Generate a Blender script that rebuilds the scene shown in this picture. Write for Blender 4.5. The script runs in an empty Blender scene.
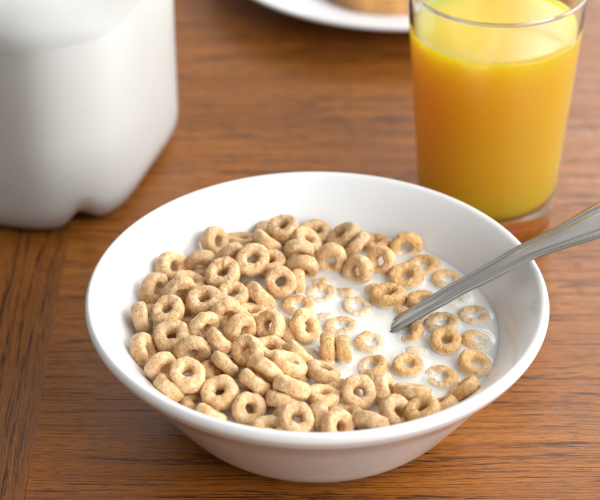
import bpy, bmesh, math, random
from mathutils import Vector, Matrix, Quaternion, noise

random.seed(11)
scene = bpy.context.scene
COL = scene.collection
R_ = math.radians

# ------------------------------------------------------------------ helpers
def link(o, parent=None):
    COL.objects.link(o)
    if parent is not None:
        o.parent = parent
    return o

def obj(name, bm, mat, parent=None, smooth=True, loc=None):
    me = bpy.data.meshes.new(name)
    bmesh.ops.recalc_face_normals(bm, faces=bm.faces[:])
    bm.to_mesh(me); bm.free()
    if smooth:
        for p in me.polygons:
            p.use_smooth = True
    me.materials.append(mat)
    o = bpy.data.objects.new(name, me)
    if loc is not None:
        o.location = loc
    return link(o, parent)

def tag(o, label=None, cat=None, group=None, kind=None):
    if label: o['label'] = label
    if cat: o['category'] = cat
    if group: o['group'] = group
    if kind: o['kind'] = kind
    return o

def thing(name, label, cat, loc=(0, 0, 0), rotz=0.0, group=None):
    o = bpy.data.objects.new(name, None)
    o.empty_display_size = 0.02
    o.location = loc; o.rotation_euler = (0, 0, rotz)
    link(o)
    return tag(o, label, cat, group)

def catmull(pts, sub):
    out = []
    n = len(pts)
    for i in range(n - 1):
        p0 = pts[max(i - 1, 0)]; p1 = pts[i]; p2 = pts[i + 1]; p3 = pts[min(i + 2, n - 1)]
        for k in range(sub):
            t = k / sub
            out.append(tuple(0.5 * ((2 * b) + (-a + c) * t + (2 * a - 5 * b + 4 * c - d) * t * t
                       + (-a + 3 * b - 3 * c + d) * t ** 3) for a, b, c, d in zip(p0, p1, p2, p3)))
    out.append(tuple(pts[-1]))
    return out

def lathe(profile, seg=128, closed=False):
    """profile: list of (r, z); r == 0 ends are closed with a fan."""
    bm = bmesh.new()
    rings = []
    for r, z in profile:
        if r < 1e-6:
            rings.append([bm.verts.new((0, 0, z))])
        else:
            rings.append([bm.verts.new((r * math.cos(2 * math.pi * k / seg), r * math.sin(2 * math.pi * k / seg), z)) for k in range(seg)])
    pairs = list(zip(rings, rings[1:]))
    if closed:
        pairs.append((rings[-1], rings[0]))
    for a, b in pairs:
        for k in range(seg):
            k2 = (k + 1) % seg
            if len(a) == 1 and len(b) == 1: continue
            if len(a) == 1: bm.faces.new((a[0], b[k], b[k2]))
            elif len(b) == 1: bm.faces.new((a[k], b[0], a[k2]))
            else: bm.faces.new((a[k], b[k], b[k2], a[k2]))
    return bm

# ------------------------------------------------------------------ materials
def mat(name):
    m = bpy.data.materials.new(name); m.use_nodes = True
    nt = m.node_tree; nt.nodes.clear()
    out = nt.nodes.new('ShaderNodeOutputMaterial')
    return m, nt, out

def principled(nt, out, **kw):
    b = nt.nodes.new('ShaderNodeBsdfPrincipled')
    nt.links.new(b.outputs[0], out.inputs['Surface'])
    for k, v in kw.items():
        b.inputs[k.replace('_', ' ')].default_value = v
    return b

def N(nt, typ, **kw):
    n = nt.nodes.new(typ)
    for k, v in kw.items():
        if k in n.inputs: n.inputs[k].default_value = v
        else: setattr(n, k, v)
    return n

def ramp(nt, src, stops, interp='LINEAR'):
    r = nt.nodes.new('ShaderNodeValToRGB'); r.color_ramp.interpolation = interp
    e = r.color_ramp.elements
    e[0].position, e[0].color = stops[0][0], stops[0][1]
    e[1].position, e[1].color = stops[1][0], stops[1][1]
    for p, c in stops[2:]:
        x = e.new(p); x.color = c
    nt.links.new(src, r.inputs[0])
    return r

def g(v): return (v, v, v, 1)

def mixc(nt, fac, a, b, blend='MIX'):
    m = nt.nodes.new('ShaderNodeMix'); m.data_type = 'RGBA'; m.blend_type = blend
    for sock, v in ((m.inputs[0], fac), (m.inputs[6], a), (m.inputs[7], b)):
        if hasattr(v, 'links'): nt.links.new(v, sock)
        else: sock.default_value = v
    return m.outputs[2]

def stretched_noise(nt, vec, scale, detail=4.0, rough=0.55, dist=0.0):
    mp = N(nt, 'ShaderNodeMapping'); mp.inputs['Scale'].default_value = scale
    nt.links.new(vec, mp.inputs['Vector'])
    n = N(nt, 'ShaderNodeTexNoise', Scale=1.0, Detail=detail, Roughness=rough, Distortion=dist)
    nt.links.new(mp.outputs[0], n.inputs['Vector'])
    return n.outputs['Fac']

def wood_material(name, light, mid, dark, pore):
    m, nt, out = mat(name)
    b = principled(nt, out, Roughness=0.3)
    b.inputs['Specular IOR Level'].default_value = 0.30
    tc = N(nt, 'ShaderNodeTexCoord'); v0 = tc.outputs['Object']
    # the grain wanders a little
    wob = stretched_noise(nt, v0, (6, 14, 1), 1.5)
    sub = N(nt, 'ShaderNodeMath', operation='MULTIPLY_ADD'); nt.links.new(wob, sub.inputs[0]); sub.inputs[1].default_value = 0.016; sub.inputs[2].default_value = -0.008
    comb = N(nt, 'ShaderNodeCombineXYZ'); nt.links.new(sub.outputs[0], comb.inputs['Y'])
    add = N(nt, 'ShaderNodeVectorMath', operation='ADD'); nt.links.new(v0, add.inputs[0]); nt.links.new(comb.outputs[0], add.inputs[1])
    v = add.outputs[0]
    broad = stretched_noise(nt, v, (3.5, 38, 1), 4.0, 0.6)
    rings_ = stretched_noise(nt, v, (5, 260, 1), 3.0, 0.6)
    fine = stretched_noise(nt, v, (45, 1500, 1), 3.0, 0.6)
    c1 = ramp(nt, broad, [(0.30, mid), (0.70, light)]).outputs[0]
    rr = ramp(nt, rings_, [(0.40, g(0.40)), (0.58, g(0))]).outputs[0]
    c2 = mixc(nt, rr, c1, dark)
    ff = ramp(nt, fine, [(0.30, g(0.80)), (0.70, g(1.10))]).outputs[0]
    c3 = mixc(nt, 1.0, c2, ff, 'MULTIPLY')
    # growth-ring lines: thin wandering dark lines, broken into the dashes of open oak pores
    def lines(scale, half, amount):
        n = stretched_noise(nt, v, scale, 2.0, 0.5)
        d = N(nt, 'ShaderNodeMath', operation='SUBTRACT'); nt.links.new(n, d.inputs[0]); d.inputs[1].default_value = 0.5
        a_ = N(nt, 'ShaderNodeMath', operation='ABSOLUTE'); nt.links.new(d.outputs[0], a_.inputs[0])
        return ramp(nt, a_.outputs[0], [(half * 0.35, g(amount)), (half, g(0))]).outputs[0]
    l1 = lines((3.0, 170, 1), 0.020, 1.0)
    l2 = lines((4.0, 330, 1), 0.026, 0.85)
    dash = ramp(nt, stretched_noise(nt, v, (70, 700, 1), 4.0, 0.7), [(0.42, g(0.10)), (0.53, g(1))]).outputs[0]
    p2 = ramp(nt, stretched_noise(nt, v, (150, 2600, 1), 2.0, 0.6), [(0.53, g(0)), (0.62, g(0.62))]).outputs[0]
    mx = N(nt, 'ShaderNodeMath', operation='MAXIMUM'); nt.links.new(l1, mx.inputs[0]); nt.links.new(l2, mx.inputs[1])
    ds = N(nt, 'ShaderNodeMath', operation='MULTIPLY'); nt.links.new(mx.outputs[0], ds.inputs[0]); nt.links.new(dash, ds.inputs[1])
    pm = N(nt, 'ShaderNodeMath', operation='MAXIMUM'); nt.links.new(ds.outputs[0], pm.inputs[0]); nt.links.new(p2, pm.inputs[1])
    c4 = mixc(nt, pm.outputs[0], c3, pore)
    nt.links.new(c4, b.inputs['Base Color'])
    bump = N(nt, 'ShaderNodeBump', Strength=0.25, Distance=0.00022)
    h = N(nt, 'ShaderNodeMath', operation='MULTIPLY_ADD'); nt.links.new(pm.outputs[0], h.inputs[0]); h.inputs[1].default_value = -1.0
    nt.links.new(fine, h.inputs[2]); nt.links.new(h.outputs[0], bump.inputs['Height'])
    nt.links.new(bump.outputs[0], b.inputs['Normal'])
    rg = ramp(nt, broad, [(0.3, g(0.33)), (0.7, g(0.25))]).outputs[0]
    nt.links.new(rg, b.inputs['Roughness'])
    return m

WOOD = wood_material('oak_board', (0.365, 0.130, 0.020, 1), (0.295, 0.095, 0.0135, 1), (0.165, 0.049, 0.007, 1), (0.045, 0.014, 0.004, 1))
WOOD_EDGE = wood_material('oak_border', (0.29, 0.105, 0.016, 1), (0.23, 0.074, 0.011, 1), (0.14, 0.041, 0.007, 1), (0.045, 0.014, 0.004, 1))

def cereal_material(name, base, pale, speck, rough, spec, film):
    m, nt, out = mat(name)
    b = principled(nt, out, Roughness=rough)
    b.inputs['Specular IOR Level'].default_value = spec
    b.inputs['Subsurface Weight'].default_value = 0.12
    b.inputs['Subsurface Radius'].default_value = (0.0016, 0.0009, 0.0004)
    b.inputs['Subsurface Scale'].default_value = 1.0
    tc = N(nt, 'ShaderNodeTexCoord'); oi = N(nt, 'ShaderNodeObjectInfo')
    sc = N(nt, 'ShaderNodeVectorMath', operation='SCALE'); sc.inputs['Scale'].default_value = 0.7
    comb = N(nt, 'ShaderNodeCombineXYZ')
    for s in 'XYZ': nt.links.new(oi.outputs['Random'], comb.inputs[s])
    nt.links.new(comb.outputs[0], sc.inputs[0])
    add = N(nt, 'ShaderNodeVectorMath', operation='ADD'); nt.links.new(tc.outputs['Object'], add.inputs[0]); nt.links.new(sc.outputs[0], add.inputs[1])
    v = add.outputs[0]
    n1 = N(nt, 'ShaderNodeTexNoise', Scale=330.0, Detail=5.0, Roughness=0.68); nt.links.new(v, n1.inputs['Vector'])
    n2 = N(nt, 'ShaderNodeTexNoise', Scale=1300.0, Detail=2.0, Roughness=0.6); nt.links.new(v, n2.inputs['Vector'])
    n3 = N(nt, 'ShaderNodeTexNoise', Scale=900.0, Detail=4.0, Roughness=0.7); nt.links.new(v, n3.inputs['Vector'])
    c = mixc(nt, ramp(nt, n1.outputs['Fac'], [(0.35, g(0)), (0.68, g(1))]).outputs[0], base, pale)
    sp = ramp(nt, n2.outputs['Fac'], [(0.60, g(0)), (0.70, g(0.7))]).outputs[0]
    c = mixc(nt, sp, c, speck)
    n4 = N(nt, 'ShaderNodeTexNoise', Scale=620.0, Detail=1.0, Roughness=0.5); nt.links.new(v, n4.inputs['Vector'])
    c = mixc(nt, ramp(nt, n4.outputs['Fac'], [(0.67, g(0)), (0.73, g(0.6))]).outputs[0], c, speck)
    hv = N(nt, 'ShaderNodeHueSaturation'); hv.inputs['Saturation'].default_value = 1.0
    vr = N(nt, 'ShaderNodeMapRange'); nt.links.new(oi.outputs['Random'], vr.inputs['Value'])
    vr.inputs['To Min'].default_value = 0.84; vr.inputs['To Max'].default_value = 1.1
    nt.links.new(vr.outputs[0], hv.inputs['Value']); nt.links.new(c, hv.inputs['Color'])
    # a film of milk clings to whatever sits at the waterline
    geo = N(nt, 'ShaderNodeNewGeometry'); sx = N(nt, 'ShaderNodeSeparateXYZ'); nt.links.new(geo.outputs['Position'], sx.inputs[0])
    hh = N(nt, 'ShaderNodeMapRange'); nt.links.new(sx.outputs['Z'], hh.inputs['Value'])
    hh.inputs['From Min'].default_value = 0.0392; hh.inputs['From Max'].default_value = 0.0392 + film
    hh.inputs['To Min'].default_value = 0.88; hh.inputs['To Max'].default_value = 0.0
    nz = N(nt, 'ShaderNodeMath', operation='MULTIPLY_ADD'); nt.links.new(n3.outputs['Fac'], nz.inputs[0]); nz.inputs[1].default_value = 1.1; nz.inputs[2].default_value = -0.55
    ad = N(nt, 'ShaderNodeMath', operation='ADD'); ad.use_clamp = True; nt.links.new(hh.outputs[0], ad.inputs[0])
    gg = N(nt, 'ShaderNodeMath', operation='MULTIPLY'); nt.links.new(nz.outputs[0], gg.inputs[0]); nt.links.new(hh.outputs[0], gg.inputs[1])
    nt.links.new(gg.outputs[0], ad.inputs[1])
    cc = mixc(nt, ad.outputs[0], hv.outputs[0], (0.86, 0.80, 0.67, 1))
    nt.links.new(cc, b.inputs['Base Color'])
    bump = N(nt, 'ShaderNodeBump', Strength=0.8, Distance=0.0007); nt.links.new(n3.outputs['Fac'], bump.inputs['Height'])
    bump2 = N(nt, 'ShaderNodeBump', Strength=0.7, Distance=0.0012); nt.links.new(n1.outputs['Fac'], bump2.inputs['Height'])
    nt.links.new(bump.outputs[0], bump2.inputs['Normal'])
    nt.links.new(bump2.outputs[0], b.inputs['Normal'])
    return m

DRY = cereal_material('toasted_oat', (0.63, 0.355, 0.140, 1), (0.86, 0.63, 0.37, 1), (0.30, 0.14, 0.05, 1), 0.5, 0.4, 0.0010)
WET = cereal_material('soaked_oat', (0.62, 0.335, 0.110, 1), (0.77, 0.50, 0.22, 1), (0.24, 0.10, 0.028, 1), 0.25, 0.5, 0.0018)

def simple(name, color, rough, spec=0.5, **kw):
    m, nt, out = mat(name)
    b = principled(nt, out, Base_Color=color, Roughness=rough)
    b.inputs['Specular IOR Level'].default_value = spec
    for k, v in kw.items(): b.inputs[k].default_value = v
    return m, nt, b

OPAL, nt, b = simple('white_opal_glass', (0.70, 0.71, 0.715, 1), 0.09)
b.inputs['Subsurface Weight'].default_value = 0.35
b.inputs['Subsurface Radius'].default_value = (0.006, 0.0055, 0.005)
b.inputs['Subsurface Scale'].default_value = 1.0
MILK, nt, b = simple('milk_surface', (0.70, 0.688, 0.650, 1), 0.16, 0.4)
b.inputs['Subsurface Weight'].default_value = 0.6
b.inputs['Subsurface Radius'].default_value = (0.004, 0.0035, 0.0028)
b.inputs['Subsurface Scale'].default_value = 1.0
JUGMILK, nt, b = simple('jug_milk', (0.98, 0.965, 0.90, 1), 0.4, 0.2)
b.inputs['Subsurface Weight'].default_value = 1.0
b.inputs['Subsurface Radius'].default_value = (0.020, 0.019, 0.016)
b.inputs['Subsurface Scale'].default_value = 1.0
PORCELAIN, nt, b = simple('plate_porcelain', (0.70, 0.71, 0.73, 1), 0.12)
JUICE, nt, b = simple('orange_juice_pulp', (0.995, 0.515, 0.026, 1), 0.16)
b.inputs['Subsurface Weight'].default_value = 1.0
b.inputs['Subsurface Radius'].default_value = (0.095, 0.048, 0.0030)
b.inputs['Subsurface Scale'].default_value = 1.0

GLASS, nt, b = simple('clear_glass', (1, 1, 1, 1), 0.0)
b.inputs['Transmission Weight'].default_value = 1.0
b.inputs['IOR'].default_value = 1.48

# translucent polythene of the jug
PLASTIC, nt, out = mat('translucent_polythene')
tr = N(nt, 'ShaderNodeBsdfTransparent'); tr.inputs[0].default_value = (0.97, 0.97, 0.96, 1)
tl = N(nt, 'ShaderNodeBsdfTranslucent'); tl.inputs[0].default_value = (0.97, 0.97, 0.95, 1)
df = N(nt, 'ShaderNodeBsdfDiffuse'); df.inputs[0].default_value = (0.95, 0.95, 0.93, 1)
gl = N(nt, 'ShaderNodeBsdfGlossy', Roughness=0.38)
m1 = N(nt, 'ShaderNodeMixShader'); m1.inputs[0].default_value = 0.5; nt.links.new(tl.outputs[0], m1.inputs[1]); nt.links.new(df.outputs[0], m1.inputs[2])
m2 = N(nt, 'ShaderNodeMixShader'); m2.inputs[0].default_value = 0.66; nt.links.new(m1.outputs[0], m2.inputs[1]); nt.links.new(tr.outputs[0], m2.inputs[2])
m3 = N(nt, 'ShaderNodeMixShader'); fr = N(nt, 'ShaderNodeFresnel', IOR=1.4); nt.links.new(fr.outputs[0], m3.inputs[0])
nt.links.new(m2.outputs[0], m3.inputs[1]); nt.links.new(gl.outputs[0], m3.inputs[2]); nt.links.new(m3.outputs[0], out.inputs['Surface'])

# stainless steel with fine brushing along the handle
STEEL, nt, out = mat('brushed_steel')
b = principled(nt, out, Base_Color=(0.50, 0.49, 0.475, 1), Metallic=1.0, Roughness=0.16)
tc = N(nt, 'ShaderNodeTexCoord')
br = stretched_noise(nt, tc.outputs['Object'], (40, 900, 900), 3.0)
nt.links.new(ramp(nt, br, [(0.3, g(0.13)), (0.7, g(0.22))]).outputs[0], b.inputs['Roughness'])
bump = N(nt, 'ShaderNodeBump', Strength=0.02, Distance=0.0001); nt.links.new(br, bump.inputs['Height']); nt.links.new(bump.outputs[0], b.inputs['Normal'])

def toast_mat(name, a, bcol, scale):
    m, nt, out = mat(name)
    b = principled(nt, out, Roughness=0.8)
    tc = N(nt, 'ShaderNodeTexCoord')
    n1 = N(nt, 'ShaderNodeTexNoise', Scale=scale, Detail=5.0); nt.links.new(tc.outputs['Object'], n1.inputs['Vector'])
    nt.links.new(ramp(nt, n1.outputs['Fac'], [(0.35, a), (0.65, bcol)]).outputs[0], b.inputs['Base Color'])
    bump = N(nt, 'ShaderNodeBump', Strength=0.6, Distance=0.002); nt.links.new(n1.outputs['Fac'], bump.inputs['Height']); nt.links.new(bump.outputs[0], b.inputs['Normal'])
    return m
CRUST = toast_mat('toast_crust', (0.40, 0.18, 0.05, 1), (0.58, 0.30, 0.10, 1), 90)
CRUMB = toast_mat('toast_crumb', (0.66, 0.42, 0.17, 1), (0.78, 0.56, 0.28, 1), 160)

# ------------------------------------------------------------------ table (the surface everything rests on)
def slab(x0, x1, y0, y1, z0, z1, bev):
    bm = bmesh.new()
    bmesh.ops.create_cube(bm, size=1.0)
    for v in bm.verts:
        v.co = Vector((x0 if v.co.x < 0 else x1, y0 if v.co.y < 0 else y1, z0 if v.co.z < 0 else z1))
    bmesh.ops.bevel(bm, geom=bm.edges[:], offset=bev, segments=2, affect='EDGES', profile=0.5)
    return bm
SEAM = -0.1061
tag(obj('table_top', slab(SEAM + 0.00004, 0.75, -0.32, 0.80, -0.028, 0, 0.00003), WOOD, smooth=False), kind='structure')
border = obj('table_border', slab(-0.32, 0.80, 0.00004, 0.115, -0.028, 0, 0.00003), WOOD_EDGE, smooth=False)
border.rotation_euler = (0, 0, R_(90)); border.location = (SEAM, 0, 0)
tag(border, kind='structure')

# ------------------------------------------------------------------ bowl
inner = [(0.0, 0.0064), (0.018, 0.0065), (0.031, 0.0070), (0.040, 0.0086), (0.048, 0.0128), (0.056, 0.0212), (0.0635, 0.0308), (0.0712, 0.0408), (0.0768, 0.0470), (0.0805, 0.0504)]
lip = [(0.0822, 0.0517), (0.0838, 0.0520), (0.0849, 0.0511), (0.0853, 0.0496), (0.0848, 0.0482)]
outer = [(0.0833, 0.0458), (0.0800, 0.0422), (0.0748, 0.0362), (0.0682, 0.0274), (0.0616, 0.0186), (0.0552, 0.0106), (0.0490, 0.0056), (0.0430, 0.0031), (0.0405, 0.0014), (0.0392, 0.0), (0.0375, 0.0004), (0.0365, 0.0022), (0.030, 0.0030), (0.0, 0.0030)]
inner, lip, outer = [[(r, z * 0.056 / 0.052) for r, z in part] for part in (inner, lip, outer)]
prof = catmull(inner + lip + outer, 6)
bowl = obj('bowl', lathe(prof, 192), OPAL)
tag(bowl, 'white opal glass bowl with a rolled rim, filled with oat rings and milk', 'bowl')

def inner_radius(z):
    for (r0, z0), (r1, z1) in zip(inner, inner[1:]):
        if z0 <= z <= z1:
            return r0 + (r1 - r0) * (z - z0) / (z1 - z0)
    return inner[-1][0]
# ------------------------------------------------------------------ settings of the light and a few sizes
AMBIENT = 0.57
LAMPS = [('window_light', (1.32, 0.60, 0.80), 1.4, 1.1, 26.0),
         ('far_window_light', (0.80, 1.75, 0.88), 1.0, 0.9, 15.0),
         ('near_fill_light', (1.10, -0.80, 0.80), 1.2, 1.1, 28.0)]  # last one is a fill lamp, added to brighten the camera-facing sides
EXPOSURE = 0.17
FSTOP = 11.0
JUG_LEVEL = 0.0910
RINGS = [
    (-39.29, 51.48, 43.7, 0.711, -0.511, 0.484, 'd', 'dry oat ring standing up against the back bowl wall, leftmost of the back edge'),
    (-28.91, 55.91, 40.66, 0.01, 0.238, 0.971, 'd', 'half hidden oat ring right behind the upright leftmost one of the back edge'),
    (-32.88, 38.23, 45.07, 0.412, -0.884, -0.221, 'd', 'oat ring arching up just left of the open one on top near the back'),
    (-24.59, 31.04, 49.0, 0.106, -0.442, 0.891, 'd', 'open oat ring lying on top of the pile, just below the back edge'),
    (-35.52, 24.12, 47.32, -0.07, -0.36, 0.93, 'd', 'speckled round oat ring lying open on the back left slope of the pile'),
    (-19.15, 47.98, 46.14, 0.574, 0.426, 0.699, 'd', 'oat ring seen edge-on, sloping down to the right behind the top of the pile'),
    (-12.96, 55.43, 47.65, -0.129, -0.118, 0.985, 'd', 'topmost oat ring of the back edge, lying tilted across another'),
    (-12.53, 56.08, 40.68, 0.003, -0.807, -0.591, 'd', 'oat ring lying underneath the topmost one of the back edge'),
    (-17.9, 36.45, 44.21, 0.01, -0.191, 0.981, 'd', 'oat ring peeking out to the right behind the open one on top'),
    (-13.77, 21.97, 45.06, 0.138, -0.667, 0.732, 'd', 'large oat ring propped up facing the viewer at the edge of the open milk'),
    (-6.63, 41.52, 46.08, 0.0, -0.912, -0.41, 'd', 'humped oat ring with its hole turned down, in the middle of the back edge'),
    (-5.55, 34.58, 42.64, -0.001, -0.913, -0.408, 'd', 'humped oat ring with its hole turned down, just below a similar one'),
    (-3.58, 50.7, 44.71, 0.579, -0.156, 0.8, 'd', 'oat ring tucked behind the upper of the two humped ones'),
    (-0.32, 61.35, 41.39, 0.118, -0.204, 0.972, 'd', 'blurred oat ring at the back edge between the humped ones and the leaning pair'),
    (5.72, 40.07, 42.91, -0.161, -0.987, -0.002, 'd', 'chunky oat ring with a small dark hole facing down, beside the humped pair'),
    (10.63, 54.56, 44.0, -0.631, -0.044, 0.774, 'd', 'left one of the leaning pair of oat rings at the back edge'),
    (15.78, 48.42, 43.98, -0.766, 0.358, 0.534, 'd', 'right one of the leaning pair of oat rings, seen edge-on at the back edge'),
    (16.09, 33.67, 42.09, -0.646, -0.686, 0.335, 'd', 'tall oval oat ring standing in the milk at the back of the open patch'),
    (23.36, 55.68, 39.9, -0.017, 0.101, 0.995, 'w', 'blurred brown oat ring half hidden at the far back edge, right of the leaning pair'),
    (25.08, 40.19, 42.37, -0.517, -0.657, 0.548, 'd', 'open oat ring with a black hole leaning right of the tall oval one'),
    (35.34, 51.97, 41.0, -0.048, -0.946, 0.32, 'w', 'dark round oat ring standing against the back right bowl wall'),
    (41.93, 40.94, 38.56, -0.164, -0.177, 0.97, 'w', 'brown oat ring half sunk beside the dark one at the back right'),
    (34.55, 32.06, 39.94, -0.037, -0.237, 0.971, 'w', 'oat ring with milk in its hole, floating below the dark one at the back right'),
    (50.35, 31.54, 38.01, 0.088, -0.107, 0.99, 'w', 'brown oat ring sunk to its top behind the spoon handle'),
    (27.17, 18.38, 41.05, -0.023, 0.004, 1.0, 'w', 'oat ring floating flat just behind the tip of the spoon handle'),
    (22.03, 25.15, 34.3, -0.111, -0.994, -0.018, 'c', 'tiny exposed crest of a sunken oat ring below the tall oval one'),
    (40.39, 15.74, 39.8, 0.105, -0.036, 0.994, 'w', 'oat ring partly hidden behind the middle of the spoon handle'),
    (32.15, 10.67, 34.6, -0.531, -0.847, -0.003, 'c', 'sunken oat ring showing beside the left edge of the spoon neck'),
    (51.85, 18.92, 37.32, 0.086, -0.103, 0.991, 'w', 'brown oat ring peeking out from under the spoon handle on its right side'),
    (39.08, 6.15, 34.4, 0.286, -0.958, -0.014, 'c', 'sunken oat ring right under the spoon neck, only its crest exposed'),
    (46.84, 3.18, 38.05, -0.04, -0.035, 0.999, 's', 'milk covered oat ring floating between the spoon and the large wet one'),
    (59.13, 7.73, 38.0, 0.018, -0.061, 0.998, 'w', 'brown oat ring floating flat nearest the right bowl wall'),
    (59.18, -7.88, 37.84, 0.235, -0.015, 0.972, 'w', 'flat wet oat ring between the right wall and the large deep holed one'),
    (47.45, -10.47, 40.66, -0.05, -0.221, 0.974, 'w', 'large wet oat ring floating high with a deep hole, right of the spoon tip'),
    (57.3, -23.22, 39.21, 0.329, -0.142, 0.934, 'w', 'lumpy wet oat ring by the right wall, in front of the two flat ones there'),
    (44.6, -30.33, 38.25, -0.202, -0.045, 0.978, 's', 'thin looking oat ring awash in milk near the front right rim'),
    (52.02, -39.19, 40.82, -0.574, 0.397, 0.717, 'w', 'oat ring seen edge-on, pointing up to the right along the front right rim'),
    (43.36, -51.64, 42.18, -0.5, 0.423, 0.756, 'w', 'lowest oat ring of the front right, mostly hidden behind the rim'),
    (32.92, -24.34, 39.6, 0.155, -0.132, 0.979, 'w', 'milk glazed oat ring left of the thin one, below the spoon tip'),
    (34.22, -2.64, 38.58, -0.567, -0.034, 0.823, 'w', 'small wet lump of an oat ring right beside the spoon tip'),
    (19.58, -9.28, 37.95, 0.118, -0.007, 0.993, 's', 'thin oat ring outline floating alone to the left of the spoon tip'),
    (20.23, -24.48, 38.8, -0.305, 0.052, 0.951, 'w', 'lumpy oat ring half sunk under the thin outline left of the spoon'),
    (23.95, -40.68, 41.31, 0.932, -0.154, 0.328, 'd', 'oat ring seen edge-on standing upright between two bigger ones at the front right'),
    (33.86, -42.26, 42.0, 0.102, 0.524, 0.845, 'd', 'oat ring seen edge-on lying level at the front right'),
    (14.39, -45.07, 43.77, 0.159, -0.544, 0.824, 'd', 'big plump oat ring facing the viewer, right of the middle of the front'),
    (27.6, -55.52, 42.93, 0.546, -0.397, 0.738, 'd', 'open oat ring against the front rim, under the level edge-on one'),
    (18.33, -62.19, 43.8, -0.34, -0.775, -0.532, 'd', 'oat ring cut off by the front rim, right of its middle'),
    (6.86, -64.91, 44.24, 0.607, -0.621, 0.496, 'd', 'oat ring facing right at the front rim, its lower half hidden'),
    (1.11, -58.65, 41.94, -0.985, -0.124, -0.123, 'd', 'upright edge-on oat ring squeezed between two others at the front rim'),
    (-7.59, -64.36, 46.99, 0.218, -0.385, 0.897, 'd', 'smooth pale oat ring lying highest at the middle of the front rim'),
    (-12.16, -59.1, 40.74, -0.951, -0.242, 0.193, 'd', 'oat ring showing as a crescent left of the smooth pale one'),
    (2.16, -45.11, 42.19, 0.15, 0.175, 0.973, 'd', 'lumpy milk soaked oat ring left of the big plump one'),
    (-9.14, -46.32, 47.39, 0.342, 0.523, 0.781, 'd', 'upper of two stacked oat rings seen edge-on near the front'),
    (-12.34, -48.54, 43.17, 0.208, 0.544, 0.813, 'd', 'lower of two stacked oat rings seen edge-on near the front'),
    (-24.15, -53.13, 42.78, 0.34, -0.613, 0.713, 'd', 'round oat ring facing the viewer at the front left rim'),
    (-34.4, -46.41, 44.92, -0.115, -0.331, 0.937, 'd', 'large open oat ring up and left of the round one at the front left rim'),
    (-37.13, -55.77, 42.17, 0.5, 0.482, 0.72, 'd', 'sloping edge-on oat ring lying along the front left rim, the lower one'),
    (-20.94, -55.42, 34.53, 0.001, 0.498, 0.867, 'd', 'oat ring mostly hidden behind the front rim, only a sliver of it showing'),
    (-42.91, -46.71, 38.97, 0.442, 0.023, 0.897, 'd', 'oat ring mostly hidden behind the front rim, only a sliver of it showing'),
    (-16.4, -66.42, 44.13, 0.006, 0.025, 1.0, 'd', 'oat ring mostly hidden behind the front rim, only a sliver of it showing'),
    (36.72, -56.27, 44.56, -0.314, 0.059, 0.948, 'w', 'oat ring mostly hidden behind the front rim, only a sliver of it showing'),
    (-46.06, -40.42, 48.33, -0.015, -0.247, 0.969, 'd', 'large open oat ring lying high on the left front slope'),
    (-43.06, -39.16, 39.99, -0.13, -0.899, -0.417, 'd', 'small piece of an oat ring below the large open one on the left slope'),
    (-52.47, -42.65, 43.75, 0.616, 0.438, 0.655, 'd', 'sloping edge-on oat ring lying along the left rim, the upper one'),
    (-56.44, -31.58, 45.06, 0.692, -0.704, -0.161, 'd', 'arched oat ring with its hole turned to the lower right by the left rim'),
    (-62.98, -19.8, 43.0, 0.858, -0.241, 0.453, 'd', 'oat ring standing on its side, lowest of three along the left wall'),
    (-45.29, -23.32, 46.07, 0.042, -0.999, -0.008, 'd', 'arched oat ring with its hole low, behind the large open one'),
    (-53.1, -14.52, 46.29, -0.052, -0.326, 0.944, 'd', 'oval open oat ring in the second row from the left wall'),
    (-64.88, -0.2, 44.15, 0.963, 0.087, 0.254, 'd', 'solid looking oat ring seen from its side, leftmost in the bowl'),
    (-55.05, -1.13, 48.0, -0.182, -0.254, 0.95, 'd', 'very speckled oat ring tilted up to the right above the left wall'),
    (-61.51, 18.66, 44.15, 0.794, -0.563, 0.23, 'd', 'oat ring standing on its side at the left wall, just below the highest upright one'),
    (-51.65, 12.66, 47.28, 0.392, -0.914, -0.104, 'd', 'oat ring with a shadowed hole just behind the very speckled tilted one'),
    (-55.78, 34.73, 43.23, 0.729, -0.489, 0.48, 'd', 'oat ring standing upright highest along the left bowl wall'),
    (-48.24, 22.58, 43.95, 0.322, 0.075, 0.944, 'd', 'curved back of an oat ring under the highest upright one on the left'),
    (-44.73, 39.09, 41.33, 0.163, -0.95, -0.266, 'd', 'shaded oat ring sunk between the left and back edges of the pile'),
    (-42.66, 31.82, 39.47, 0.022, 0.07, 0.997, 'd', 'oat ring fragment wedged left of the speckled round one at the back'),
    (-41.98, 5.28, 48.0, -0.029, -0.184, 0.983, 'd', 'thick speckled oat ring lying open in the upper left of the pile'),
    (-41.79, -9.9, 46.43, 0.648, -0.754, 0.107, 'd', 'C shaped dry oat ring in the shade below the thick speckled one'),
    (-48.56, 5.39, 40.15, 0.03, -0.01, 0.999, 'd', 'dark deep lying oat ring in a gap left of the C shaped dry one'),
    (-31.5, 12.65, 45.56, -0.032, -0.268, 0.963, 'd', 'open oat ring in the middle of the upper pile, right of the thick speckled one'),
    (-33.58, -1.75, 47.33, 0.362, -0.931, -0.05, 'd', 'oat ring with a three cornered hole at the heart of the pile'),
    (-21.24, 15.1, 43.02, -0.707, -0.422, -0.568, 'd', 'bent looking edge-on oat ring sloping down to the milk'),
    (-24.13, 4.28, 42.21, 0.16, 0.067, 0.985, 'd', 'arched oat ring behind the bean shaped ones in the middle of the pile'),
    (-28.22, -10.23, 45.97, 0.698, -0.715, 0.034, 'd', 'hooked oat ring leaning right in the centre of the pile'),
    (-17.28, -5.77, 44.57, -0.619, -0.475, 0.626, 'd', 'milk splashed oat ring with its hole to the left, by the open milk'),
    (-10.76, -3.24, 39.89, 0.94, 0.19, 0.284, 'd', 'narrow piece of an oat ring right beside the milk splashed one'),
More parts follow.
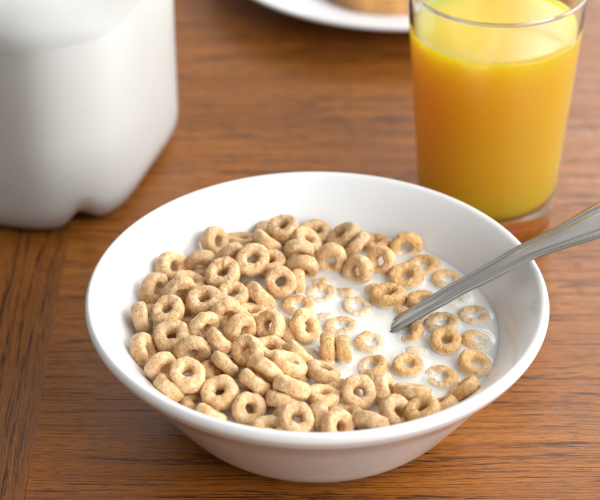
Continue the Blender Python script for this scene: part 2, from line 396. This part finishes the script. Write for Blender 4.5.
    (-4.33, -4.92, 43.49, 0.705, -0.492, 0.51, 'd', 'oat ring standing in the milk with its hole to the right'),
    (-7.01, 13.86, 38.25, 0.007, -0.069, 0.998, 's', 'half sunk oat ring behind the one standing in the milk'),
    (1.76, 22.33, 37.85, -0.082, -0.082, 0.993, 's', 'wide thin oat ring outline at the top of the open milk'),
    (15.31, 13.91, 37.75, 0.022, -0.009, 1.0, 's', 'faint thin oat ring outline right of the wide thin one'),
    (9.04, 0.99, 38.25, 0.012, -0.028, 1.0, 's', 'thicker floating oat ring in the middle of the open milk'),
    (11.29, 23.15, 34.3, -0.247, -0.964, -0.094, 'c', 'sliver of a sunken oat ring between the two upper thin outlines'),
    (1.81, 29.86, 34.2, -0.008, -1.0, -0.025, 'c', 'sunken oat ring crest just in front of the chunky one'),
    (2.75, 7.43, 33.9, 0.043, -0.999, -0.012, 'c', 'barely visible sunken oat ring left above the thicker floating one'),
    (-6.74, 27.63, 39.52, -0.996, -0.048, -0.072, 'd', 'narrow upright piece of an oat ring under the lower humped one'),
    (3.81, -15.81, 40.49, -1.0, 0.0, 0.0, 'w', 'left one of two short upright oat rings side by side in the milk'),
    (9.85, -15.75, 40.0, 0.984, 0.069, 0.165, 'w', 'right one of two short upright oat rings side by side in the milk'),
    (-6.76, -21.08, 43.18, 0.707, 0.393, 0.588, 'd', 'slim edge-on oat ring sloping steeply beside the milk'),
    (2.04, -29.89, 41.54, 0.348, 0.241, 0.906, 'd', 'edge-on oat ring glazed with milk, left below the two short upright ones'),
    (-10.19, -32.38, 47.0, 0.478, 0.104, 0.872, 'd', 'broad oat ring seen from above its edge, sloping to the right'),
    (-18.71, -36.53, 47.0, -0.609, -0.685, -0.399, 'd', 'thick bean shaped oat ring left of the broad sloping one'),
    (-25.2, -23.69, 46.34, -0.534, -0.54, 0.651, 'd', 'tall oval oat ring standing at the middle of the pile'),
    (-17.07, -17.84, 42.76, 0.139, -0.095, 0.986, 'd', 'open oat ring tucked in behind the tall oval one of the middle'),
    (-35.72, -18.22, 46.78, 0.707, 0.393, 0.588, 'd', 'upper of two parallel edge-on oat rings on the left slope'),
    (-33.13, -31.05, 46.0, 0.669, 0.413, 0.618, 'd', 'lower of two parallel edge-on oat rings on the left slope'),
    (-22.01, -42.02, 45.82, 0.574, 0.456, 0.681, 'd', 'edge-on oat ring lying under the thick bean shaped one'),
    (-37.79, -31.6, 40.91, 0.821, 0.018, 0.571, 'd', 'small upright piece of an oat ring left of the lower parallel one'),
    (-26.76, -35.0, 38.55, -0.412, 0.02, 0.911, 'd', 'fragment of an oat ring in the dark gap above the round front one'),
    (-17.84, 61.9, 42.09, 0.005, 0.238, 0.971, 'd', 'blurred piece of an oat ring left behind the topmost of the back edge'),
    (35.92, -13.98, 34.0, -0.045, -0.999, -0.004, 'c', 'barely visible sunken oat ring above the milk glazed one'),
    (9.63, -54.37, 40.44, -0.011, 0.054, 0.998, 'd', 'oat ring under the big plump one at the front'),
    (35.07, -48.38, 34.7, 0.331, -0.941, -0.074, 'c', 'pale sunken oat ring just inside the front right rim'),
    (-36.81, -23.61, 33.92, -0.131, 0.095, 0.987, 'f', ''),
    (-37.13, 14.4, 40.2, 0.108, -0.078, 0.991, 'f', ''),
    (-19.24, -44.43, 37.65, 0.274, 0.35, 0.896, 'f', ''),
    (-33.48, -37.34, 33.19, 0.061, 0.214, 0.975, 'f', ''),
    (0.32, -47.37, 36.44, -0.23, 0.287, 0.93, 'f', ''),
    (-19.25, 39.95, 39.14, -0.016, -0.394, 0.919, 'f', ''),
    (-45.58, -34.63, 33.04, -0.006, -0.34, 0.94, 'f', ''),
    (-61.64, 8.15, 38.12, 0.179, -0.256, 0.95, 'f', ''),
    (-53.24, 14.5, 35.04, -0.308, 0.158, 0.938, 'f', ''),
    (-43.9, -15.79, 38.73, 0.167, 0.087, 0.982, 'f', ''),
    (-8.5, -29.0, 40.2, 0.448, 0.153, 0.881, 'f', ''),
    (-18.52, -15.46, 37.86, -0.051, -0.135, 0.989, 'f', ''),
    (-28.11, 6.55, 37.5, -0.022, 0.065, 0.998, 'f', ''),
    (24.13, -52.39, 37.11, -0.334, -0.093, 0.938, 'f', ''),
    (-8.12, 44.67, 38.4, -0.016, -0.385, 0.923, 'f', ''),
    (-23.74, -29.23, 34.83, -0.343, 0.048, 0.938, 'f', ''),
    (-33.03, 33.04, 36.4, -0.355, 0.257, 0.899, 'f', ''),
    (-26.53, 22.77, 37.22, -0.183, -0.274, 0.944, 'f', ''),
    (-51.49, -24.84, 37.29, 0.028, 0.072, 0.997, 'f', ''),
    (-16.49, 10.23, 33.8, 0.188, -0.569, 0.8, 'f', ''),
    (-45.58, 37.6, 34.32, 0.101, 0.174, 0.98, 'f', ''),
    (-4.79, -16.91, 36.15, -0.167, -0.145, 0.975, 'f', ''),
    (-14.58, 30.02, 35.88, -0.359, 0.152, 0.921, 'f', ''),
    (-17.98, -0.52, 35.85, 0.315, 0.316, 0.895, 'f', ''),
    (-54.03, -8.11, 40.2, 0.025, -0.221, 0.975, 'f', ''),
    (-30.43, -18.24, 38.97, -0.194, 0.083, 0.977, 'f', ''),
    (8.99, -38.85, 38.37, -0.162, -0.424, 0.891, 'f', ''),
    (-56.08, 24.76, 37.63, -0.021, -0.122, 0.992, 'f', ''),
    (-31.57, -43.42, 40.2, -0.228, -0.318, 0.92, 'f', ''),
    (-42.92, 21.11, 36.51, -0.151, -0.139, 0.979, 'f', ''),
    (-8.13, -39.67, 36.7, -0.219, -0.18, 0.959, 'f', ''),
]
# ------------------------------------------------------------------ cereal rings
TUBE, MAJ = 0.00244, 0.00414
def ring_mesh(seed):
    rnd = random.Random(seed)
    off = Vector((rnd.uniform(0, 50), rnd.uniform(0, 50), rnd.uniform(0, 50)))
    ex = rnd.uniform(0.91, 1.09)
    ax = rnd.uniform(1.06, 1.24)
    bm = bmesh.new()
    nu, nv = 72, 36
    grid = []
    for i in range(nu):
        u = 2 * math.pi * i / nu
        row = []
        lump = 1.0 + 0.15 * noise.noise(Vector((math.cos(u), math.sin(u), 0)) * 1.7 + off)
        majr = MAJ * (1 + 0.07 * noise.noise(Vector((math.cos(u), math.sin(u), 4.0)) * 1.1 + off))
        for k in range(nv):
            w = 2 * math.pi * k / nv
            c, s = math.cos(w), math.sin(w)
            # flattened inside wall, plump outside
            tr = TUBE * lump
            r = majr + tr * (c if c > 0 else 0.93 * c)
            z = tr * ax * s
            # a little squarer than a round tube
            q = 1.0 + 0.05 * math.cos(4 * w + math.pi)
            p = Vector(((majr + (r - majr) * q) * math.cos(u) * ex, (majr + (r - majr) * q) * math.sin(u) / ex, z * q))
            d = p.normalized() if p.length > 1e-9 else Vector((0, 0, 1))
            nrm = Vector((c * math.cos(u), c * math.sin(u), s))
            p += nrm * (0.00026 * noise.noise(p * 420 + off) + 0.00013 * noise.noise(p * 1000 + off) + 0.00006 * noise.noise(p * 2100 + off))
            row.append(bm.verts.new(p))
        grid.append(row)
    for i in range(nu):
        for k in range(nv):
            bm.faces.new((grid[i][k], grid[(i + 1) % nu][k], grid[(i + 1) % nu][(k + 1) % nv], grid[i][(k + 1) % nv]))
    return bm

GROUP = 'toasted oat rings in the bowl'
protos = {}
for kind, mt in (('d', DRY), ('w', WET)):
    protos[kind] = []
    for s in range(14 if kind == 'd' else 7):
        bm = ring_mesh(s * 7 + (100 if kind == 'w' else 3))
        me = bpy.data.meshes.new('oat_ring')
        bmesh.ops.recalc_face_normals(bm, faces=bm.faces[:])
        bm.to_mesh(me); bm.free()
        for p in me.polygons: p.use_smooth = True
        me.materials.append(mt)
        protos[kind].append(me)

rng = random.Random(5)
first = {}
for i, (x, y, z, nx, ny, nz, kind, label) in enumerate(RINGS):
    me = rng.choice(protos['d' if kind in 'df' else 'w'])
    if me.name in first:
        o = first[me.name].copy()
    else:
        o = bpy.data.objects.new('oat_ring', me); first[me.name] = o
    link(o)
    q = Vector((0, 0, 1)).rotation_difference(Vector((nx, ny, nz)).normalized())
    spin = Quaternion((0, 0, 1), rng.uniform(0, 2 * math.pi))
    o.rotation_mode = 'QUATERNION'
    o.rotation_quaternion = q @ spin
    o.location = (x / 1000, y / 1000, z / 1000)
    sc = rng.uniform(0.93, 1.06)
    o.scale = (sc, sc, sc)
    tag(o, label or 'dry oat ring buried deep under the pile, only slivers of it showing in gaps', 'cereal ring', GROUP)

# ------------------------------------------------------------------ milk in the bowl: a surface that climbs a little up everything it touches
ZM = 0.0390
def milk_mesh():
    bm = bmesh.new()
    rm = inner_radius(ZM) + 0.0006
    circles = []
    for (x, y, z, nx, ny, nz, kind, label) in RINGS:
        n = Vector((nx, ny, nz)).normalized(); c = Vector((x, y, z)) / 1000
        if abs(c.z - ZM) > 0.007: continue
        a = n.orthogonal().normalized(); b_ = n.cross(a)
        pts = []
        for k in range(40):
            t = 2 * math.pi * k / 40
            p = c + (a * math.cos(t) + b_ * math.sin(t)) * MAJ
            h = abs(p.z - ZM)
            if h < TUBE * 1.15:
                pts.append((p.x, p.y, math.sqrt(max(0.0, (TUBE * 1.1) ** 2 - h * h))))
        if pts: circles.append((c, pts))
    step = 0.00055
    n = int(rm / step) + 2
    cells = {}
    for c, pts in circles:
        for px, py, hw in pts:
            cells.setdefault((int(px // 0.004), int(py // 0.004)), []).append((px, py, hw))
    idx = {}
    for i in range(-n, n + 1):
        for j in range(-n, n + 1):
            x, y = i * step, j * step
            r = math.hypot(x, y)
            if r > rm + step: continue
            if r > rm: x, y = x * rm / r, y * rm / r
            h = 0.0
            ci, cj = int(x // 0.004), int(y // 0.004)
            best = 1.0
            for a in (-1, 0, 1):
                for b_ in (-1, 0, 1):
                    for px, py, hw in cells.get((ci + a, cj + b_), ()):
                        d = math.hypot(x - px, y - py) - hw
                        if d < best: best = d
            h += 0.00040 * math.exp(-max(best, 0) / 0.0006)
            h += 0.0004 * math.exp(-(rm - min(r, rm)) / 0.0008)
            h += 0.00025 * noise.noise(Vector((x * 60, y * 60, 2)))
            idx[i, j] = bm.verts.new((x, y, ZM + h))
    for (i, j), v in idx.items():
        q = [idx.get(k) for k in ((i, j), (i + 1, j), (i + 1, j + 1), (i, j + 1))]
        if all(q): bm.faces.new(q)
    # the body of milk below, following the bowl
    edge = [e for e in bm.edges if len(e.link_faces) == 1]
    ret = bmesh.ops.extrude_edge_only(bm, edges=edge)
    vs = [e for e in ret['geom'] if isinstance(e, bmesh.types.BMVert)]
    for v in vs:
        v.co.x *= 0.80; v.co.y *= 0.80; v.co.z = 0.0212
    ed = [e for e in ret['geom'] if isinstance(e, bmesh.types.BMEdge)]
    ret = bmesh.ops.extrude_edge_only(bm, edges=ed)
    vs = [e for e in ret['geom'] if isinstance(e, bmesh.types.BMVert)]
    for v in vs:
        v.co.x *= 0.55; v.co.y *= 0.55; v.co.z = 0.0079
    return bm
milk = obj('milk', milk_mesh(), MILK)
tag(milk, 'white milk filling the bowl around the floating oat rings', 'milk')

# ------------------------------------------------------------------ spoon
def spoon():
    # centre line of the handle, then the shank that dives into the milk and the spoon bowl beneath it
    P = [Vector(p) for p in [
        (0.2031, 0.0728, 0.09), (0.1731, 0.0553, 0.0865), (0.1442, 0.0384, 0.0826), (0.1248, 0.0308, 0.0772), (0.1057, 0.0238, 0.0715), (0.0925, 0.0198, 0.0674), (0.0795, 0.0167, 0.063), (0.0697, 0.0132, 0.0593), (0.0608, 0.0104, 0.0553), (0.0526, 0.0083, 0.0516), (0.0459, 0.0061, 0.0483), (0.04, 0.0047, 0.0452), (0.0344, 0.0032, 0.0422), (0.0292, 0.0022, 0.039), (0.0256, 0.0026, 0.0352), (0.0223, 0.0033, 0.031)]]
    W = [0.0158, 0.0156, 0.0150, 0.0138, 0.0117, 0.0088, 0.0068, 0.0060, 0.0056, 0.0053, 0.0051, 0.0049, 0.0048, 0.0047, 0.0047, 0.0047]
    T = [0.0011, 0.0011, 0.0011, 0.0012, 0.0012, 0.0013, 0.0013, 0.0013, 0.0014, 0.0014, 0.0014, 0.0014, 0.0014, 0.0014, 0.0013, 0.0012]
    rows = catmull([(*p, w, t) for p, w, t in zip(P, W, T)], 8)
    bm = bmesh.new()
    rings = []
    prof = []          # cross-section: raised rolled borders along both edges, shallow channel between
    M = 26
    for k in range(M + 1):
        s = -1 + 2 * k / M
        e = max(0.0, 1 - ((abs(s) - 0.80) / 0.13) ** 2)
        gr = math.exp(-((abs(s) - 0.62) / 0.10) ** 2)
        prof.append((s, 0.12 + 0.55 * (1 - s * s), 0.30 * e - 0.28 * gr))
    for k in range(M, -1, -1):
        s = -1 + 2 * k / M
        prof.append((s * 0.985, -0.75 + 0.55 * abs(s) ** 4, 0.0))
    for i, r in enumerate(rows):
        c = Vector(r[:3])
        a = Vector(rows[max(i - 1, 0)][:3]); b_ = Vector(rows[min(i + 1, len(rows) - 1)][:3])
        tan = (b_ - a).normalized()
        side = tan.cross(Vector((0, 0, 1))).normalized()
        nor = side.cross(tan).normalized()
        # the face of the handle is rolled a little toward the viewer
        rot = Matrix.Rotation(R_(ROLL), 3, tan)
        side = rot @ side; nor = rot @ nor
        rings.append([bm.verts.new(c + side * (s * r[3]) + nor * ((h * (0.0052 / max(r[3], 0.0033)) ** 0.5 + q) * r[4])) for s, h, q in prof])
    m = len(prof)
    for a, b_ in zip(rings, rings[1:]):
        for k in range(m):
            bm.faces.new((a[k], a[(k + 1) % m], b_[(k + 1) % m], b_[k]))
    bm.faces.new(rings[0]); bm.faces.new(rings[-1])
    return bm, rows
ROLL = 8
bm, rows = spoon()
sp = thing('spoon', 'stainless steel spoon leaning on the bowl rim with its neck dipped into the milk', 'spoon', (0.0223, 0.0033, 0.031))
inv = Matrix.Translation(-Vector((0.0223, 0.0033, 0.031)))
bmesh.ops.transform(bm, matrix=inv, verts=bm.verts[:])
obj('handle', bm, STEEL, sp)
bm = bmesh.new()
ax = Vector((-0.93, -0.33, -0.30)).normalized(); sd = ax.cross(Vector((0, 0, 1))).normalized(); nn = sd.cross(ax)
top, bot = [], []
A, B = 12, 36
for layer, lst in ((0, top), (1, bot)):
    for i in range(A + 1):
        f_ = i / A
        row = []
        for k in range(B):
            t = 2 * math.pi * k / B
            l = 0.026 * f_ * math.cos(t); s = 0.0175 * f_ * math.sin(t) * (1 - 0.18 * math.cos(t))
            d = -0.0085 * (1 - f_ ** 2.2) - (0.0011 if layer else 0.0)
            row.append(bm.verts.new(ax * (l + 0.0240) + sd * s + nn * d))
        lst.append(row)
for lst in (top, bot):
    for a, b_ in zip(lst, lst[1:]):
        for k in range(B):
            bm.faces.new((a[k], a[(k + 1) % B], b_[(k + 1) % B], b_[k]))
for k in range(B):
    bm.faces.new((top[-1][k], top[-1][(k + 1) % B], bot[-1][(k + 1) % B], bot[-1][k]))
bmesh.ops.remove_doubles(bm, verts=bm.verts[:], dist=1e-6)
obj('bowl_end', bm, STEEL, sp)

# ------------------------------------------------------------------ glass of orange juice
GX, GY = 0.0751, 0.1443
gin = lambda z: 0.0270 + (0.0360 - 0.0270) * (z - 0.013) / (0.113 - 0.013)
gp = [(0.0, 0.0016), (0.018, 0.0014), (0.0245, 0.0006), (0.0268, 0.0), (0.0282, 0.0006), (0.0290, 0.0030), (0.0302, 0.0160), (0.0337, 0.0600), (0.0371, 0.1050), (0.0374, 0.1090), (0.0372, 0.1099), (0.0368, 0.1101), (0.0364, 0.1099), (0.0362, 0.1090), (0.0359, 0.1050), (0.0322, 0.0660), (0.0279, 0.0180), (0.0268, 0.0122), (0.0240, 0.0098), (0.018, 0.0088), (0.0, 0.0085)]
glass = obj('drinking_glass', lathe(catmull(gp, 5), 128), GLASS, loc=(GX, GY, 0))
tag(glass, 'clear tapered tumbler with a thick base holding orange juice', 'drinking glass')
ZJ = 0.0905
def wall_in(z):
    pts = [(0.0, 0.0085), (0.018, 0.0088), (0.0240, 0.0098), (0.0268, 0.0122), (0.0279, 0.0180), (0.0322, 0.0660), (0.0359, 0.1050)]
    for (r0, z0), (r1, z1) in zip(pts, pts[1:]):
        if z0 <= z <= z1: return r0 + (r1 - r0) * (z - z0) / (z1 - z0)
e = 0.00025
jp = [(0.0, 0.0085 - e), (0.018, 0.0088 - e), (0.0240 + e, 0.0098 - e), (0.0268 + e, 0.0122)] + [(wall_in(z) + e, z) for z in (0.018, 0.035, 0.05, 0.066, 0.08, 0.087, 0.0900, 0.0909)]
jp += [(wall_in(0.0909) - 0.0004, 0.0908), (wall_in(ZJ) - 0.0014, 0.09053), (wall_in(ZJ) - 0.004, ZJ), (0.02, ZJ), (0.0, ZJ)]
juice = obj('orange_juice', lathe(jp, 128), JUICE, loc=(GX, GY, 0))
tag(juice, 'orange juice filling the clear tumbler behind the bowl', 'juice')

# ------------------------------------------------------------------ milk jug: rounded square blow-moulded body on four feet
JX, JY, JROT = -0.1340, 0.1908, R_(-17)
def jug_r(ang, z, inset):
    """half width in direction ang at height z of the outside wall (a square with cut corners), less inset"""
    acc = 0.0
    for k in range(8):
        acc += (max(0.0, math.cos(ang - k * math.pi / 4)) / (0.065 if k % 2 == 0 else 0.0742)) ** 15
    base = acc ** (-1 / 15) * 1.012
    if z < 0.013:                             # rounded into the underside
        t = 1 - z / 0.013
        base -= 0.0085 * (1 - math.sqrt(max(0.0, 1 - t * t)))
    if z > 0.150:
        t = min(1, (z - 0.150) / 0.100)
        base = base * (1 - t) + 0.016 * t + 0.012 * math.sin(t * math.pi)
    # faint sag of the blown walls, and the groove between the feet
    base -= 0.0008 * math.sin(min(1.0, z / 0.15) * math.pi) * abs(math.cos(2 * ang)) ** 2
    if z < 0.018:
        d = (ang % (math.pi / 2)) - math.pi / 4
        base -= 0.0045 * math.exp(-(d / 0.08) ** 2) * (1 - z / 0.018) ** 1.5
    return base - inset
def jug_lift(ang, z):
    d = (ang % (math.pi / 2)) - math.pi / 4
    return 0.0050 * math.exp(-(d / 0.085) ** 2) * max(0.0, 1 - z / 0.020)
def jug_mesh(z0, z1, inset, steps, cap_top, thick=0.0):
    bm = bmesh.new(); seg = 240
    def shell(ins, zs):
        rr = []
        for z in zs:
            row = []
            for k in range(seg):
                a = 2 * math.pi * k / seg
                r = jug_r(a, z, ins)
                row.append(bm.verts.new((r * math.cos(a), r * math.sin(a), z + jug_lift(a, z))))
            rr.append(row)
        for a, b_ in zip(rr, rr[1:]):
            for k in range(seg):
                bm.faces.new((a[k], a[(k + 1) % seg], b_[(k + 1) % seg], b_[k]))
        return rr
    fr = [(i / steps) ** 1.6 for i in range(steps + 1)]
    zs = [z0 + (z1 - z0) * q for q in fr]
    o_ = shell(inset, zs)
    # underside: rounded in, then a shallow recess
    def under(row, ins, zz):
        prev = row
        for sc, dz in ((0.93, -0.0), (0.80, 0.0015), (0.5, 0.004)):
            cur = [bm.verts.new((v.co.x * sc, v.co.y * sc, max(zz, v.co.z * (0.55 if sc > 0.9 else 0.9)) + dz)) for v in row]
            for k in range(seg): bm.faces.new((prev[k], cur[k], cur[(k + 1) % seg], prev[(k + 1) % seg]))
            prev = cur
        c = bm.verts.new((0, 0, zz + 0.0045))
        for k in range(seg): bm.faces.new((prev[k], c, prev[(k + 1) % seg]))
    under(o_[0], inset, z0 - (0.0028 if inset < 0.0005 else 0.0025))
    if cap_top:
        c = bm.verts.new((0, 0, z1))
        for k in range(seg): bm.faces.new((o_[-1][k], o_[-1][(k + 1) % seg], c))
    return bm
jug = thing('milk_jug', 'translucent white plastic milk jug with rounded corners, standing behind the bowl', 'milk jug', (JX, JY, 0), JROT)
obj('body', jug_mesh(0.0030, 0.250, 0.0, 70, False), PLASTIC, jug)
cap = lathe(catmull([(0.0165, 0.2495), (0.0190, 0.2500), (0.0194, 0.2550), (0.0192, 0.2640), (0.0175, 0.2662), (0.0, 0.2665)], 4), 64)
CAPM, _, _ = simple('cap_plastic', (0.10, 0.22, 0.55, 1), 0.35)
obj('cap', cap, CAPM, jug)
jm = obj('milk', jug_mesh(0.0045, JUG_LEVEL, 0.0005, 44, True), JUGMILK, loc=(JX, JY, 0))
jm.rotation_euler = (0, 0, JROT)
tag(jm, 'milk inside the translucent jug, its level seen through the plastic', 'milk')

# ------------------------------------------------------------------ plate with toast
PX, PY = 0.0450, 0.3790
pp = [(0.0, 0.0046), (0.052, 0.0048), (0.062, 0.0060), (0.068, 0.0098), (0.080, 0.0130), (0.0965, 0.0172), (0.0990, 0.0180), (0.0999, 0.0176), (0.0996, 0.0162), (0.0965, 0.0147), (0.080, 0.0100), (0.070, 0.0064), (0.062, 0.0022), (0.058, 0.0), (0.055, 0.0004), (0.053, 0.0020), (0.0, 0.0022)]
plate = obj('plate', lathe(catmull(pp, 4), 128), PORCELAIN, loc=(PX, PY, 0))
tag(plate, 'white porcelain plate with a raised rim under the slice of toast', 'plate')
def bread_outline(s):
    pts = []
    for k in range(96):
        t = 2 * math.pi * k / 96
        c, sn = math.cos(t), math.sin(t)
        r = 0.050 * s / ((abs(c) ** 3.5 + abs(sn) ** 3.5) ** (1 / 3.5))
        r *= 1 + 0.03 * noise.noise(Vector((c * 2, sn * 2, 1)))
        pts.append((r * c, r * sn))
    return pts
def bread(s, z0, z1, rnd):
    bm = bmesh.new()
    rows = []
    for q, z in ((1 - rnd, z0), (1, z0 + 0.003), (1, z1 - 0.003), (1 - rnd, z1)):
        rows.append([bm.verts.new((x * q, y * q, z)) for x, y in bread_outline(s)])
    for a, b_ in zip(rows, rows[1:]):
        for k in range(96): bm.faces.new((a[k], a[(k + 1) % 96], b_[(k + 1) % 96], b_[k]))
    bm.faces.new(rows[0]); bm.faces.new(rows[-1])
    return bm
toast = thing('toast', 'brown crusted slice of toast lying on the white plate', 'toast', (PX + 0.008, PY - 0.0215, 0.0054), R_(14))
obj('crust', bread(1.0, 0, 0.013, 0.05), CRUST, toast)
obj('crumb', bread(0.90, 0.010, 0.0142, 0.03), CRUMB, toast)

# ------------------------------------------------------------------ light: windows to the back right, an added fill lamp front right, a dim room around
w = bpy.data.worlds.new('World'); scene.world = w; w.use_nodes = True
wt = w.node_tree; bg = wt.nodes['Background']; bg.inputs[1].default_value = AMBIENT
# the room: brighter toward the windows on the right and the ceiling, darker on the left and behind the camera
tc = N(wt, 'ShaderNodeTexCoord')
dt = N(wt, 'ShaderNodeVectorMath', operation='DOT_PRODUCT'); dt.inputs[1].default_value = (0.66, 0.12, 0.62)
wt.links.new(tc.outputs['Generated'], dt.inputs[0])
side = ramp(wt, dt.outputs['Value'], [(0.0, g(0.55)), (0.9, g(1.5))]).outputs[0]
rn = N(wt, 'ShaderNodeTexNoise', Scale=1.7, Detail=2.0, Roughness=0.5); wt.links.new(tc.outputs['Generated'], rn.inputs['Vector'])
room = ramp(wt, rn.outputs['Fac'], [(0.36, (0.45, 0.42, 0.38, 1)), (0.62, (1.45, 1.42, 1.38, 1))]).outputs[0]
wt.links.new(mixc(wt, 1.0, side, room, 'MULTIPLY'), bg.inputs[0])
def area(name, loc, aim, sx, sy, power, col):
    l = bpy.data.lights.new(name, 'AREA'); l.shape = 'RECTANGLE'; l.size = sx; l.size_y = sy; l.energy = power; l.color = col
    o = bpy.data.objects.new(name, l); o.location = loc
    o.rotation_euler = (Vector(aim) - Vector(loc)).to_track_quat('-Z', 'Y').to_euler()
    link(o); return o
for nm, loc, sx, sy, pw in LAMPS:
    area(nm, loc, (0.0, 0.04, 0.03), sx, sy, pw, (0.96, 0.98, 1.0))

# ------------------------------------------------------------------ camera
cam = bpy.data.cameras.new('camera'); co = bpy.data.objects.new('camera', cam); link(co)
co.location = (-0.00626, -0.63668, 0.5006)
co.rotation_euler = (R_(90 - 33.8), 0, 0)
cam.sensor_width = 36; cam.lens = 2110 / 600 * 36; cam.clip_start = 0.01; cam.clip_end = 50
cam.dof.use_dof = True; cam.dof.focus_distance = 0.772; cam.dof.aperture_fstop = FSTOP
scene.camera = co

scene.view_settings.view_transform = 'Standard'; scene.view_settings.look = 'None'
scene.view_settings.gamma = 1.0; scene.view_settings.exposure = EXPOSURE; scene.view_settings.use_curve_mapping = False
scene.cycles.use_denoising = True
scene.cycles.max_bounces = 14; scene.cycles.transmission_bounces = 10; scene.cycles.transparent_max_bounces = 12
scene.cycles.diffuse_bounces = 6
scene.cycles.caustics_refractive = True; scene.cycles.caustics_reflective = False
scene.cycles.sample_clamp_indirect = 8.0
